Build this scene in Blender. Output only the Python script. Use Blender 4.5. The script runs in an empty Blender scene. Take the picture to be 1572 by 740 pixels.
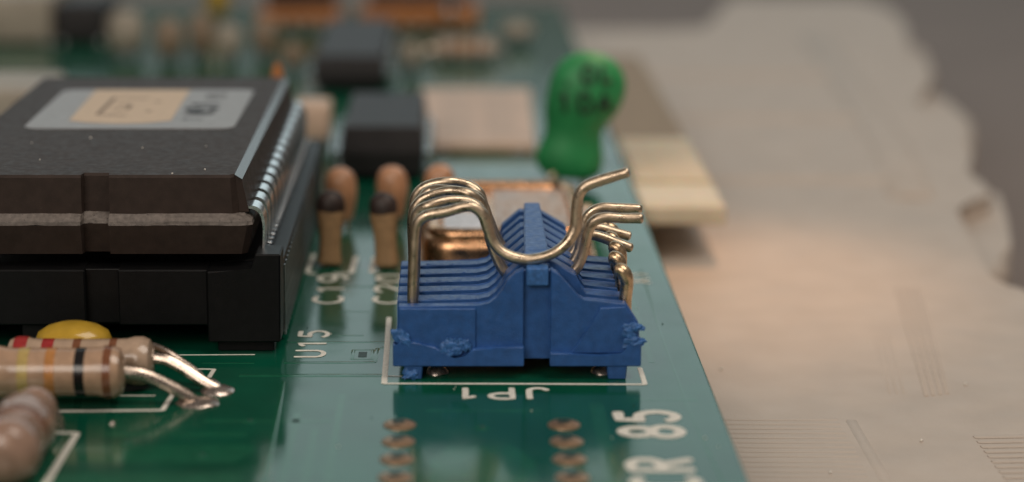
import bpy, bmesh, math, random
from mathutils import Vector, Matrix, noise as mnoise
from mathutils.bvhtree import BVHTree
R = math.radians
random.seed(7)
S = bpy.context.scene
C = S.collection
# one Blender unit is one millimetre

# ------------------------------------------------------------------ camera
cd = bpy.data.cameras.new('camera'); cam = bpy.data.objects.new('camera', cd); C.objects.link(cam)
S.camera = cam
PXF = 3300.0                                   # focal length in photograph pixels
cd.sensor_width = 36.0; cd.lens = 36.0*PXF/1572.0
cam.location = (0, 0, 32.0)
cam.rotation_euler = (R(90-13.2657), 0, 0)
cd.shift_x = (786-698)/1572.0
cd.clip_start = 1.0; cd.clip_end = 6000.0
cd.dof.use_dof = True
cd.dof.focus_distance = 113.5
cd.dof.aperture_fstop = cd.lens*0.001/2.6      # a 2 mm wide phone aperture
# ------------------------------------------------------------------ light
W = bpy.data.worlds.new('World'); S.world = W; W.use_nodes = True
bg = W.node_tree.nodes['Background']; bg.inputs[0].default_value = (1.0, 0.92, 0.84, 1); bg.inputs[1].default_value = 0.07
def area(name, loc, target, sx, sy, power, col):
    l = bpy.data.lights.new(name, 'AREA'); l.shape = 'RECTANGLE'; l.size = sx; l.size_y = sy
    l.energy = power; l.color = col
    o = bpy.data.objects.new(name, l); C.objects.link(o); o.location = loc
    o.rotation_euler = (Vector(target)-Vector(loc)).to_track_quat('-Z', 'Y').to_euler()
    return o
def spot(name, loc, target, power, col, deg, rad):
    l = bpy.data.lights.new(name, 'SPOT'); l.energy = power; l.color = col; l.spot_size = R(deg); l.spot_blend = 1.0; l.shadow_soft_size = rad
    o = bpy.data.objects.new(name, l); C.objects.link(o); o.location = loc
    o.rotation_euler = (Vector(target)-Vector(loc)).to_track_quat('-Z', 'Y').to_euler()
spot('warm_tray_spot', (45, 205, 110), (16, 140, -4), 2.2e5, (1.0, 0.58, 0.32), 20, 5)  # unseen warm spot added for the glow on the tray beside the board
# radiance of an area lamp = power / (pi * area)
area('window_light', (-40, 640, 255), (-40, 0, 255), 900, 350, 5.4e5, (0.78, 0.96, 1.0))
area('top_fill', (160, 20, 420), (0, 120, 0), 260, 260, 6.6e5, (1.0, 0.90, 0.79))  # unseen overhead fill panel added to brighten the scene from above
area('front_fill', (-160, -260, 240), (0, 110, 0), 300, 220, 6.0e5, (1.0, 0.9, 0.8))  # unseen fill panel behind the camera, added to brighten front faces
S.view_settings.view_transform = 'Standard'
try: S.view_settings.look = 'None'
except Exception: pass
S.view_settings.exposure = 0.46; S.view_settings.gamma = 1.0
S.render.engine = 'CYCLES'
S.cycles.use_denoising = True
S.cycles.max_bounces = 8
S.cycles.sample_clamp_direct = 4.0; S.cycles.sample_clamp_indirect = 1.5
S.cycles.caustics_reflective = False; S.cycles.caustics_refractive = False

# ------------------------------------------------------------------ materials
def mat(name, col, rough=0.5, metal=0.0, var=0.12, vscale=3.0, bump=0.0, bscale=20.0, spec=0.5, coat=0.0, dirt=None,
        dscale=2.0, dthr=0.62, rvar=0.0, ior=1.5, trans=0.0, sss=0.0):
    m = bpy.data.materials.new(name); m.use_nodes = True
    nt = m.node_tree; N = nt.nodes; L = nt.links
    b = N['Principled BSDF']
    b.inputs['Roughness'].default_value = rough; b.inputs['Metallic'].default_value = metal
    b.inputs['IOR'].default_value = ior
    b.inputs['Specular IOR Level'].default_value = spec
    b.inputs['Coat Weight'].default_value = coat; b.inputs['Coat Roughness'].default_value = 0.08
    if trans: b.inputs['Transmission Weight'].default_value = trans
    if sss:
        b.inputs['Subsurface Weight'].default_value = sss; b.inputs['Subsurface Scale'].default_value = 0.6
    tc = N.new('ShaderNodeTexCoord')
    n1 = N.new('ShaderNodeTexNoise'); n1.inputs['Scale'].default_value = vscale; n1.inputs['Detail'].default_value = 5
    L.new(tc.outputs['Object'], n1.inputs['Vector'])
    mr = N.new('ShaderNodeMapRange'); mr.inputs[1].default_value = 0.3; mr.inputs[2].default_value = 0.7
    mr.inputs[3].default_value = 1-var; mr.inputs[4].default_value = 1+var
    L.new(n1.outputs['Fac'], mr.inputs[0])
    mx = N.new('ShaderNodeMix'); mx.data_type = 'RGBA'; mx.blend_type = 'MULTIPLY'; mx.inputs[0].default_value = 1
    mx.inputs[6].default_value = (*col, 1)
    L.new(mr.outputs[0], mx.inputs[7])
    out = mx.outputs[2]
    if dirt:
        n2 = N.new('ShaderNodeTexNoise'); n2.inputs['Scale'].default_value = dscale; n2.inputs['Detail'].default_value = 8
        n2.inputs['Roughness'].default_value = 0.65
        L.new(tc.outputs['Object'], n2.inputs['Vector'])
        r2 = N.new('ShaderNodeMapRange'); r2.inputs[1].default_value = dthr; r2.inputs[2].default_value = dthr+0.1
        L.new(n2.outputs['Fac'], r2.inputs[0])
        m2 = N.new('ShaderNodeMix'); m2.data_type = 'RGBA'; m2.inputs[7].default_value = (*dirt, 1)
        L.new(r2.outputs[0], m2.inputs[0]); L.new(out, m2.inputs[6]); out = m2.outputs[2]
    L.new(out, b.inputs['Base Color'])
    if rvar:
        r3 = N.new('ShaderNodeMapRange'); r3.inputs[1].default_value = 0.3; r3.inputs[2].default_value = 0.7
        r3.inputs[3].default_value = max(0.02, rough-rvar); r3.inputs[4].default_value = rough+rvar
        n3 = N.new('ShaderNodeTexNoise'); n3.inputs['Scale'].default_value = vscale*1.7; n3.inputs['Detail'].default_value = 6
        L.new(tc.outputs['Object'], n3.inputs['Vector'])
        L.new(n3.outputs['Fac'], r3.inputs[0]); L.new(r3.outputs[0], b.inputs['Roughness'])
    if bump:
        nb = N.new('ShaderNodeTexNoise'); nb.inputs['Scale'].default_value = bscale; nb.inputs['Detail'].default_value = 4
        L.new(tc.outputs['Object'], nb.inputs['Vector'])
        bp = N.new('ShaderNodeBump'); bp.inputs['Strength'].default_value = bump; bp.inputs['Distance'].default_value = 0.05
        L.new(nb.outputs['Fac'], bp.inputs['Height']); L.new(bp.outputs[0], b.inputs['Normal'])
    return m
M = {}
M['mask'] = mat('solder_mask', (0.004, 0.088, 0.050), 0.135, var=0.18, vscale=0.25, bump=0.02, bscale=3.0, rvar=0.05, dirt=(0.05, 0.10, 0.085), dscale=1.1, dthr=0.69)
M['mask_trace'] = mat('solder_mask_over_copper', (0.010, 0.115, 0.062), 0.13, var=0.15, vscale=1.0, bump=0.03, bscale=6)
M['fr4'] = mat('board_edge', (0.30, 0.30, 0.16), 0.7, var=0.2)
M['silk'] = mat('silkscreen_ink', (0.80, 0.77, 0.69), 0.65, var=0.12, vscale=4, bump=0.3, bscale=15, spec=0.25)
M['pad'] = mat('tinned_pad', (0.42, 0.27, 0.17), 0.38, 0.75, var=0.3, vscale=2.2, bump=0.3, bscale=5, rvar=0.12)
M['solder'] = mat('solder', (0.52, 0.44, 0.39), 0.28, 0.85, var=0.25, vscale=2.5, bump=0.35, bscale=4, rvar=0.1)
M['hole'] = mat('hole_dark', (0.010, 0.035, 0.027), 0.5)
M['blue'] = mat('blue_plastic', (0.029, 0.104, 0.315), 0.40, var=0.16, vscale=2.0, bump=0.45, bscale=11, rvar=0.12, dirt=(0.065, 0.18, 0.42), dscale=3.2, dthr=0.68)
M['blue_torn'] = mat('torn_blue_plastic', (0.045, 0.15, 0.40), 0.48, var=0.3, vscale=4, bump=0.5, bscale=9)
M['brass'] = mat('gold_plated_wire', (0.70, 0.55, 0.40), 0.36, 1.0, var=0.28, vscale=1.3, bump=0.22, bscale=7, rvar=0.12, dirt=(0.30, 0.24, 0.17), dscale=1.3, dthr=0.55)
M['brass_pin'] = mat('worn_gold_pin', (0.72, 0.52, 0.33), 0.30, 1.0, var=0.3, vscale=2.4, bump=0.3, bscale=5, rvar=0.14)
M['copper'] = mat('copper_can', (0.66, 0.37, 0.20), 0.26, 1.0, var=0.25, vscale=0.8, bump=0.12, bscale=5, rvar=0.1, dirt=(0.24, 0.13, 0.08), dscale=0.9, dthr=0.63)
M['foil'] = mat('worn_silver_print', (0.44, 0.41, 0.39), 0.5, 0.3, var=0.4, vscale=2.6, bump=0.4, bscale=7, dirt=(0.36, 0.22, 0.13), dscale=1.6, dthr=0.50)
M['paper'] = mat('bluish_paper', (0.62, 0.66, 0.72), 0.6, var=0.2, vscale=1.5)
M['chip'] = mat('chip_epoxy', (0.042, 0.0285, 0.0235), 0.58, dirt=(0.062, 0.05, 0.045), dscale=3.0, dthr=0.66, var=0.16, vscale=1.5, bump=0.12, bscale=18, rvar=0.07, spec=0.2)
M['chip_flash_lit'] = mat('chip_seam_flash_lit', (0.155, 0.13, 0.115), 0.6, var=0.3, vscale=3.5, bump=0.35, bscale=9, dirt=(0.05, 0.04, 0.036), dscale=3, dthr=0.6)  # light on the upward-facing seam is put into this paler colour
M['socket'] = mat('black_socket_plastic', (0.0045, 0.0045, 0.005), 0.45, var=0.2, vscale=2, bump=0.15, bscale=15, spec=0.22)
M['chip_edge'] = mat('moulded_glossy_edge', (0.036, 0.03, 0.03), 0.13, var=0.1, vscale=1.5)
M['tin'] = mat('tin_lead', (0.78, 0.79, 0.80), 0.22, 1.0, var=0.1, vscale=3, rvar=0.06)
M['tin_dull'] = mat('dull_contact', (0.40, 0.41, 0.42), 0.35, 1.0, var=0.2, vscale=3)
M['silver_label'] = mat('silver_label', (0.31, 0.30, 0.30), 0.45, 0.1, var=0.07, vscale=1.2, bump=0.04, bscale=12, rvar=0.06)
M['peach_label'] = mat('peach_paper', (0.64, 0.50, 0.37), 0.75, var=0.06, vscale=2, bump=0.1, bscale=20)
M['ink'] = mat('black_print', (0.022, 0.02, 0.024), 0.6, var=0.4, vscale=5)
M['ink_grey'] = mat('greyed_print', (0.085, 0.08, 0.082), 0.6, var=0.4, vscale=5)
M['ink_faint'] = mat('faded_print', (0.26, 0.185, 0.135), 0.7, var=0.4, vscale=5)
M['ink_green'] = mat('dark_print_on_green', (0.012, 0.030, 0.018), 0.5, var=0.5, vscale=3)
M['res'] = mat('resistor_lacquer', (0.46, 0.295, 0.195), 0.17, var=0.15, vscale=1.6, bump=0.12, bscale=4, coat=0.5)
M['res_dark'] = mat('resistor_lacquer_dark', (0.36, 0.225, 0.165), 0.25, var=0.2, vscale=1.2, bump=0.15, bscale=3, coat=0.4)
M['res_back'] = mat('resistor_lacquer_pale', (0.47, 0.335, 0.24), 0.22, var=0.15, vscale=1.6, bump=0.12, bscale=4, coat=0.5)
for n, c in dict(red=(0.36, 0.03, 0.03), brown=(0.20, 0.075, 0.035), black=(0.012, 0.01, 0.010), orange=(0.50, 0.22, 0.07), gold=(0.50, 0.36, 0.13)).items():
    M['band_'+n] = mat('band_'+n, c, 0.20, 0.0, var=0.18, vscale=3, bump=0.12, bscale=4, coat=0.5)
M['lead'] = mat('tinned_wire', (0.68, 0.56, 0.47), 0.28, 1.0, var=0.2, vscale=2, bump=0.15, bscale=5, rvar=0.1)
M['yellow'] = mat('yellow_dip', (0.52, 0.32, 0.035), 0.22, var=0.12, vscale=1.2, bump=0.1, bscale=4, coat=0.4)
M['green_dip'] = mat('green_dip', (0.026, 0.27, 0.085), 0.50, var=0.16, vscale=0.6, bump=0.1, bscale=4, rvar=0.06)
M['tan'] = mat('tan_dip', (0.42, 0.25, 0.125), 0.50, var=0.16, vscale=2, bump=0.25, bscale=10)
M['dark_tip'] = mat('dark_brown_tip', (0.036, 0.021, 0.017), 0.5, var=0.25, vscale=2, bump=0.25, bscale=10)
M['russet'] = mat('russet_dip', (0.54, 0.27, 0.145), 0.30, var=0.2, vscale=1.3, bump=0.1, bscale=5, coat=0.2)
M['dip'] = mat('black_package', (0.026, 0.023, 0.024), 0.55, var=0.15, vscale=0.7, bump=0.1, bscale=15, spec=0.35)
M['cream_box'] = mat('cream_box', (0.66, 0.47, 0.35), 0.5, var=0.1, vscale=0.35, bump=0.05, bscale=6)
M['cream_panel'] = mat('cream_panel', (0.60, 0.43, 0.32), 0.5, var=0.1, vscale=0.35)
M['orange_box'] = mat('orange_box', (0.42, 0.15, 0.035), 0.45, var=0.2, vscale=0.6)
M['far_tan'] = mat('far_tan', (0.27, 0.195, 0.135), 0.5, var=0.15, vscale=0.4)
M['white_box'] = mat('offwhite_box', (0.36, 0.31, 0.25), 0.5, var=0.12, vscale=0.4)
M['tray'] = mat('beige_plastic', (0.56, 0.47, 0.395), 0.55, var=0.055, vscale=0.30, bump=0.65, bscale=6.5, rvar=0.05, dirt=(0.40, 0.31, 0.25), dscale=1.9, dthr=0.71)
M['strip'] = mat('cream_plastic', (0.62, 0.55, 0.41), 0.4, var=0.08, vscale=0.7, bump=0.1, bscale=5, sss=0.5)
M['strip_rear'] = mat('brown_strip_rear', (0.33, 0.24, 0.155), 0.65, var=0.14, vscale=1.2, bump=0.2, bscale=7)
M['table'] = mat('taupe_table', (0.26, 0.212, 0.19), 0.8, var=0.06, vscale=0.05)
M['speck'] = mat('dust_speck', (0.72, 0.68, 0.62), 0.7)

# ------------------------------------------------------------------ builders
WP = {}                                             # world position of each object's origin
def thing(name, label, cat, loc, group=None):
    o = bpy.data.objects.new(name, None); C.objects.link(o); o.location = loc; WP[o.name] = Vector(loc)
    o.empty_display_size = 0.5
    tag(o, label, cat, group); return o
def tag(o, label=None, cat=None, group=None, kind=None):
    if label: o['label'] = label
    if cat: o['category'] = cat
    if group: o['group'] = group
    if kind: o['kind'] = kind
    return o
def obj(name, bm, m, parent=None, smooth=False, sharp=35):
    bmesh.ops.recalc_face_normals(bm, faces=bm.faces[:])
    lo = Vector((1e9,)*3); hi = Vector((-1e9,)*3)
    for v in bm.verts:
        for i in range(3): lo[i] = min(lo[i], v.co[i]); hi[i] = max(hi[i], v.co[i])
    c = (lo+hi)/2
    for v in bm.verts: v.co -= c
    me = bpy.data.meshes.new(name)
    if smooth:
        for f in bm.faces: f.smooth = True
        for e in bm.edges:
            if len(e.link_faces) == 2 and e.calc_face_angle(0) > R(sharp): e.smooth = False
    bm.to_mesh(me); bm.free()
    me.materials.append(M[m] if isinstance(m, str) else m)
    o = bpy.data.objects.new(name, me); C.objects.link(o)
    WP[o.name] = c
    if smooth == 'w':
        wn = o.modifiers.new('weighted', 'WEIGHTED_NORMAL'); wn.keep_sharp = True
    if parent:
        o.parent = parent; o.location = c-WP[parent.name]
    else: o.location = c
    return o
def copy_tree(src, delta, parent=None, label=None):
    o = src.copy(); C.objects.link(o); o.parent = parent
    if parent is None: o.location = Vector(src.location)+Vector(delta)
    if label: o['label'] = label
    WP[o.name] = WP[src.name]+Vector(delta)
    for ch in list(src.children): copy_tree(ch, delta, o)
    return o
def bevel(bm, w, seg=2):
    if w > 0: bmesh.ops.bevel(bm, geom=bm.edges[:], offset=w, segments=seg, profile=0.5, affect='EDGES', clamp_overlap=True)
    return bm
def box(x0, x1, y0, y1, z0, z1, bv=0.0, seg=2):
    bm = bmesh.new()
    bmesh.ops.create_cube(bm, size=1)
    for v in bm.verts:
        v.co = Vector((x0 if v.co.x < 0 else x1, y0 if v.co.y < 0 else y1, z0 if v.co.z < 0 else z1))
    return bevel(bm, bv, seg)
def prism_xz(pts, y0, y1, bv=0.0, seg=1, bm=None):
    bm = bm or bmesh.new()
    a = [bm.verts.new((x, y0, z)) for x, z in pts]; b = [bm.verts.new((x, y1, z)) for x, z in pts]
    bm.faces.new(a); bm.faces.new(b[::-1])
    n = len(pts)
    for i in range(n): bm.faces.new((a[i], b[i], b[(i+1) % n], a[(i+1) % n]))
    return bevel(bm, bv, seg)
def prism_xy(pts, z0, z1, bv=0.0, seg=1):
    bm = bmesh.new()
    a = [bm.verts.new((x, y, z0)) for x, y in pts]; b = [bm.verts.new((x, y, z1)) for x, y in pts]
    bm.faces.new(a[::-1]); bm.faces.new(b)
    n = len(pts)
    for i in range(n): bm.faces.new((a[i], b[i], b[(i+1) % n], a[(i+1) % n]))
    return bevel(bm, bv, seg)
def skin(loops, closed=True, cap=True, bm=None):
    bm = bm or bmesh.new()
    vs = [[bm.verts.new(p) for p in lp] for lp in loops]
    n = len(vs[0])
    for a, b in zip(vs, vs[1:]):
        for i in range(n if closed else n-1):
            bm.faces.new((a[i], a[(i+1) % n], b[(i+1) % n], b[i]))
    if cap: bm.faces.new(vs[0][::-1]); bm.faces.new(vs[-1])
    return bm
def smooth_path(p, k=6):
    p = [Vector(q) for q in p]; out = []
    for i in range(len(p)-1):
        a = p[max(i-1, 0)]; b = p[i]; c = p[i+1]; d = p[min(i+2, len(p)-1)]
        for j in range(k):
            t = j/k
            out.append(0.5*((2*b)+(c-a)*t+(2*a-5*b+4*c-d)*t*t+(3*b-a-3*c+d)*t**3))
    out.append(p[-1]); return out
def tube(p, r, seg=10, flat=1.0, bm=None, rf=None, round_end=True):
    """a swept round wire; flat squashes it in z about the path (for ink lines)"""
    bm = bm or bmesh.new()
    p = [Vector(q) for q in p]; n = len(p)
    loops = []
    T = [(p[min(i+1, n-1)]-p[max(i-1, 0)]).normalized() for i in range(n)]
    up = Vector((0, 0, 1)) if abs(T[0].z) < 0.9 else Vector((0, 1, 0))
    u = T[0].cross(up).normalized()
    for i in range(n):
        u = (u-T[i]*u.dot(T[i])).normalized(); v = T[i].cross(u)
        rr = r*(rf(i/(n-1)) if rf else 1)
        def ring(c, q):
            lp = []
            for k in range(seg):
                a = 2*math.pi*k/seg
                w = u*math.cos(a)*q+v*math.sin(a)*q
                w.z *= flat
                lp.append(c+w)
            return lp
        if i == 0 and round_end: loops.append(ring(p[0]-T[0]*rr*0.35, rr*0.6))
        loops.append(ring(p[i], rr))
        if i == n-1 and round_end: loops.append(ring(p[-1]+T[-1]*rr*0.35, rr*0.6))
    return skin(loops, bm=bm)
def lathe(prof, c, axis='z', seg=28):
    """prof: (distance along axis, radius) pairs"""
    loops = []
    for t, r in prof:
        lp = []
        for k in range(seg):
            a = 2*math.pi*k/seg
            x, y = r*math.cos(a), r*math.sin(a)
            if axis == 'z': q = (x, y, t)
            elif axis == 'x': q = (t, x, y)
            else: q = (x, t, y)
            lp.append(Vector(c)+Vector(q))
        loops.append(lp)
    return skin(loops)
def rrect(x0, x1, y0, y1, r, z, n=6):
    out = []
    for cx, cy, a0 in ((x1-r, y1-r, 0), (x0+r, y1-r, 90), (x0+r, y0+r, 180), (x1-r, y0+r, 270)):
        for k in range(n+1):
            a = R(a0+90*k/n); out.append(Vector((cx+r*math.cos(a), cy+r*math.sin(a), z)))
    return out
def rough_up(bm, amp, sc, seed=0, sel=None):
    for v in bm.verts:
        if sel is None or sel(v.co):
            v.co += mnoise.noise_vector(v.co*sc+Vector((seed*7.3, 0, 0)))*amp
    return bm
# stroke lettering: each glyph in a cell 0.62 wide, 1 high
def arc(cx, cy, rx, ry, a0, a1, n=10):
    return [(cx+rx*math.cos(R(a0+(a1-a0)*k/n)), cy+ry*math.sin(R(a0+(a1-a0)*k/n))) for k in range(n+1)]
G = {
 'J': [[(0.48, 1), (0.48, 0.25)]+arc(0.27, 0.25, 0.21, 0.25, 0, -170)],
 'P': [[(0.06, 0), (0.06, 1), (0.3, 1)]+arc(0.3, 0.75, 0.26, 0.25, 90, -90)+[(0.06, 0.5)]],
 '1': [[(0.12, 0.78), (0.32, 1), (0.32, 0)]],
 'C': [arc(0.33, 0.5, 0.29, 0.5, 50, 310, 18)],
 '9': [arc(0.3, 0.7, 0.25, 0.3, -20, 340, 16)+[(0.55, 0.55)]+arc(0.3, 0.4, 0.25, 0.4, 0, -100, 8)],
 '2': [arc(0.3, 0.72, 0.25, 0.28, 165, -30, 10)+[(0.05, 0), (0.57, 0)]],
 '0': [arc(0.31, 0.5, 0.26, 0.5, 90, 450, 20)],
 'U': [[(0.06, 1), (0.06, 0.28)]+arc(0.31, 0.28, 0.25, 0.28, 180, 360)+[(0.56, 1)]],
 '5': [[(0.52, 1), (0.12, 1), (0.09, 0.56)]+arc(0.28, 0.33, 0.27, 0.33, 120, -150, 14)],
 'X': [[(0.06, 0), (0.56, 1)], [(0.06, 1), (0.56, 0)]],
 'R': [[(0.06, 0), (0.06, 1), (0.3, 1)]+arc(0.3, 0.75, 0.26, 0.25, 90, -90)+[(0.06, 0.5)], [(0.3, 0.5), (0.56, 0)]],
 '8': [arc(0.31, 0.74, 0.22, 0.26, -90, 270, 16), arc(0.31, 0.25, 0.27, 0.25, 90, 450, 16)],
 'L': [[(0.08, 1), (0.08, 0), (0.52, 0)]],
 'A': [[(0.02, 0), (0.31, 1), (0.6, 0)], [(0.13, 0.36), (0.49, 0.36)]],
 '.': [[(0.2, 0.03), (0.28, 0.03)]],
 'M': [[(0.05, 0), (0.05, 1), (0.31, 0.4), (0.57, 1), (0.57, 0)]],
 '6': [arc(0.31, 0.3, 0.25, 0.3, 160, 520, 16), [(0.08, 0.4), (0.16, 0.75), (0.42, 1.0)]],
}
def lettering(name, s, org, adv, upv, w, m, parent, z=0.02, flat=0.12, gap=0.82, kind=None):
    """org: world xy of the string's baseline start; adv, upv: world vectors of one cell width unit and glyph height"""
    adv = Vector((*adv, 0)); upv = Vector((*upv, 0)); out = []
    for i, ch in enumerate(s):
        if ch == ' ': continue
        bm = bmesh.new()
        for st in G[ch]:
            p = [Vector((org[0], org[1], z))+adv*(x+i*gap)+upv*y for x, y in st]
            q = []
            for a, b in zip(p, p[1:]): q += [a, (a+b)/2]
            q.append(p[-1])
            tube(q, w, 8, flat, bm)
        out.append(obj(name, bm, m, parent, True, 80))
    return out

# ------------------------------------------------------------------ the setting: table top
tag(obj('tabletop', box(-700, 900, -300, 1600, -22, -18), 'table'), 'taupe table top out of focus behind the beige tray', None, kind='structure')

# ------------------------------------------------------------------ beige plastic tray
tray = thing('plastic_tray', 'large beige moulded plastic tray with ribbed patches under the green board', 'tray', (20, 150, -18))
right = smooth_path([Vector((*p, 0)) for p in ((46, 60), (44, 100), (41, 125), (38.2, 138.6), (36.6, 140.4), (37.2, 148), (38.3, 157), (39.6, 165), (43.4, 170.0), (43.4, 178), (45.5, 186), (47.2, 198), (48.2, 206), (46.3, 212.5), (49.2, 222), (52.6, 236), (52.4, 247), (56.6, 268), (58.3, 284), (57.9, 296))], 4)
edge = [(-70, 60)]+[(p.x, p.y) for p in right]+[(56, 301), (38.5, 301), (32, 270), (26, 268), (-70, 268)]
bm = prism_xy(edge, -18, -4.0, 0.0)
te = [e for e in bm.edges if e.verts[0].co.z > -5 and e.verts[1].co.z > -5]
bmesh.ops.bevel(bm, geom=te, offset=0.5, segments=3, profile=0.5, affect='EDGES', clamp_overlap=True)
obj('tray_body', bm, 'tray', tray, 'w')
lobes = [[(35.5, 146), (38.6, 149.4), (40.8, 153), (42.3, 159), (44.2, 168), (45.6, 176), (45.6, 182), (40, 180)], [(46, 196), (50.0, 203), (52.4, 214), (52.8, 226), (50.5, 232), (47, 224)], [(50, 236), (55.5, 246), (58.0, 262), (57.5, 272), (53, 268)]]
for lb in lobes: obj('edge_lobe', prism_xy(lb, -16, -5.6, 1.3, 4), 'tray', tray, 'w')
# ribbed patch by the board
y = 98.6
for k in range(17):
    x0 = 13.6; x1 = 20.6+random.uniform(-0.08, 0.08)
    obj('rib', tube([(x0, y, -3.99), (17, y+random.uniform(-.05, .05), -3.99), (x1, y, -4.0)], 0.24, 8, 0.11), 'tray', tray, True)
    y += 0.76
obj('groove_wall', tube([(21.35, 96, -4.0), (21.35, 110.5, -4.0)], 0.30, 8, 0.22), 'tray', tray, True)
y = 96.0
for k in range(16):
    obj('rib', tube([(27.4, y, -3.98), (36, y+0.45, -3.98)], 0.28, 8, 0.16), 'tray', tray, True); y += 0.78
for k in range(4):
    dx = 0.42*k
    obj('rib', tube([(26.35+dx, 114.9+0.15*k, -3.99), (29.5+dx*1.1, 139, -3.99)], 0.14, 8, 0.4), 'tray', tray, True)
for k in range(3):
    dx = -1.0-0.40*k
    obj('rib', tube([(26.2+dx, 115.4, -4.01), (27.6+dx, 127, -4.02)], 0.10, 8, 0.35), 'tray', tray, True)
obj('raised_ridge', tube([(36.5, 168, -4.1), (39.2, 190, -4.1), (44.0, 262, -4.1)], 2.0, 12, 0.28), 'tray', tray, True)
for y_, x_ in ((176, 13.5), (205, 16), (232, 20)):
    obj('raised_ridge', tube([(x_, y_, -4.15), (36+(y_-176)*.08, y_, -4.1)], 2.6, 14, 0.2), 'tray', tray, True)
for x_, y_ in ((15.5, 120.0), (29.0, 117), (18.8, 102.0), (24.4, 107)):
    bm = bmesh.new(); bmesh.ops.create_icosphere(bm, subdivisions=1, radius=0.10)
    for v in bm.verts: v.co += Vector((x_, y_, -3.93))
    obj('dust_speck', bm, 'speck', tray, True)

# ------------------------------------------------------------------ circuit board
board = thing('circuit_board', 'glossy green printed circuit board with white lettering carrying all components', 'circuit board', (-20, 170, -1.6))
for x_, y_ in ((-30, 120), (-30, 230), (5, 130), (5, 245)):
    obj('standoff', lathe([(-4.2, 2.2), (-1.7, 2.2)], (x_, y_, 0), 'z', 16), 'tin_dull', board)
bm = box(-75, 12.95, 62, 262, -1.6, 0.0, 0.12, 2)
pcb = obj('substrate', bm, 'mask', board)
def ink(p, w=0.13): return obj('silkscreen_line', tube([(a, b, 0.018) for a, b in p], w, 8, 0.13), 'silk', board, True, 80)
ink([(-3.70, 116.9), (-3.62, 110), (-3.57, 104.25)], 0.15)
ink([(-3.57, 104.25), (3, 104.2), (9.62, 104.1)], 0.12)
ink([(9.62, 104.1), (9.62, 105.6), (9.60, 107.0)], 0.13)
ink([(-3.5, 105.55), (-2.7, 105.5)], 0.06)
ink([(-24, 99.65), (-18, 99.7), (-14.2, 99.85)], 0.13); ink([(-14.2, 99.85), (-14.12, 101.3), (-14.0, 102.8)], 0.13)
ink([(-24, 102.2), (-14.9, 102.2)], 0.08)
ink([(-13.9, 106.85), (-12.45, 106.75)], 0.10); ink([(-12.45, 106.75), (-12.6, 104.6)], 0.12)
ink([(-26, 109.3), (-16, 109.35), (-10.6, 109.45)], 0.08)
ink([(-18.8, 96.4), (-17.75, 96.3)], 0.16); ink([(-17.75, 96.3), (-17.85, 93), (-18.0, 86)], 0.16)
ink([(-6.6, 127.1), (-6.3, 127.2), (-6.2, 131.3)], 0.16); ink([(-6.6, 127.1), (-7.4, 127.1)], 0.12)
ink([(-4.6, 127.2), (-5.1, 127.4), (-5.0, 131.3)], 0.16); ink([(-8.9, 127.1), (-8.5, 127.0)], 0.16); ink([(-9.0, 127.2), (-8.9, 132)], 0.13)
# lettering, as it stands on the board
lettering('letter', 'JP1', (4.75, 101.45+2.0), (-2.15, 0.0), (0.0, -1.75), 0.16, 'silk', board)
lettering('letter', 'C19', (-6.55, 119.9), (0.0, 3.05), (-1.62, 0.0), 0.15, 'silk', board)
lettering('letter', 'C20', (-3.05, 119.9), (0.0, 3.05), (-1.62, 0.0), 0.15, 'silk', board)
lettering('letter', 'U15', (-6.95, 108.9), (0.0, 2.35), (-1.50, 0.0), 0.14, 'silk', board)
lettering('letter', 'X1', (11.72, 124.6), (0.0, 1.9), (-1.25, 0.0), 0.085, 'silk', board)
lettering('letter', 'CR 85', (10.65, 88.6), (0.0, 2.75), (-2.75, 0.0), 0.27, 'silk', board, gap=0.86)
# through-hole pads, two rows
for x_ in (-2.62, 5.2):
    for k in range(6):
        y_ = 97.55-2.5*k
        p = obj('solder_pad', rough_up(lathe([(0, 0.80), (0.05, 0.78), (0.14, 0.60), (0.20, 0.34), (0.16, 0.05)], (x_, y_, 0.0), 'z', 22), 0.015, 1.6, k), 'pad', board, True)
        obj('hole', lathe([(0.0, 0.34), (0.21, 0.32)], (x_+random.uniform(-.05, .05), y_, 0.012), 'z', 12), 'hole', p)
def trace(p, w=0.22): return obj('copper_trace', tube([(a, b, 0.002) for a, b in p], w, 8, 0.09), 'mask_trace', board, True, 80)
def pour(p): return obj('copper_area', prism_xy(p, -0.3, 0.004), 'mask_trace', board)
trace([(-9.0, 111.9), (-6, 111.9), (-3.75, 111.9)], 0.14)
trace([(-8.9, 108.0), (-6, 108.0), (-4.2, 108.1)], 0.18); trace([(-4.2, 108.1), (-4.1, 110.7)], 0.14); trace([(-4.1, 110.7), (-3.7, 110.9)], 0.14)
trace([(-11, 105.7), (-7, 105.7), (-3.7, 105.7)], 0.25); trace([(-8.7, 104.6), (-8.3, 88)], 0.12)
trace([(-6.9, 123.9), (-5, 123.9), (-3.4, 123.9)], 0.2); trace([(-6.6, 118.2), (-4.9, 118.2)], 0.10)
trace([(-6.4, 113.2), (-5.0, 113.2)], 0.10); trace([(11.4, 128), (11.3, 112), (11.4, 100), (11.9, 86)], 0.06)
trace([(-13.2, 107.9), (-12.0, 107.9), (-10.5, 107.9)], 0.12)
pour([(-1.2, 86), (3.9, 86), (3.6, 92.5), (2.6, 94.6), (-0.2, 94.6), (-1.1, 92.5)]); pour([(-24, 92.2), (-10, 92.2), (-9.2, 93.6), (-9.2, 94.6), (-24, 94.6)])
pour([(-24, 88), (-9.6, 88), (-9.4, 90.6), (-24, 90.6)]); pour([(6.6, 86), (7.3, 86), (7.3, 101), (6.6, 101)])
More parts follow.
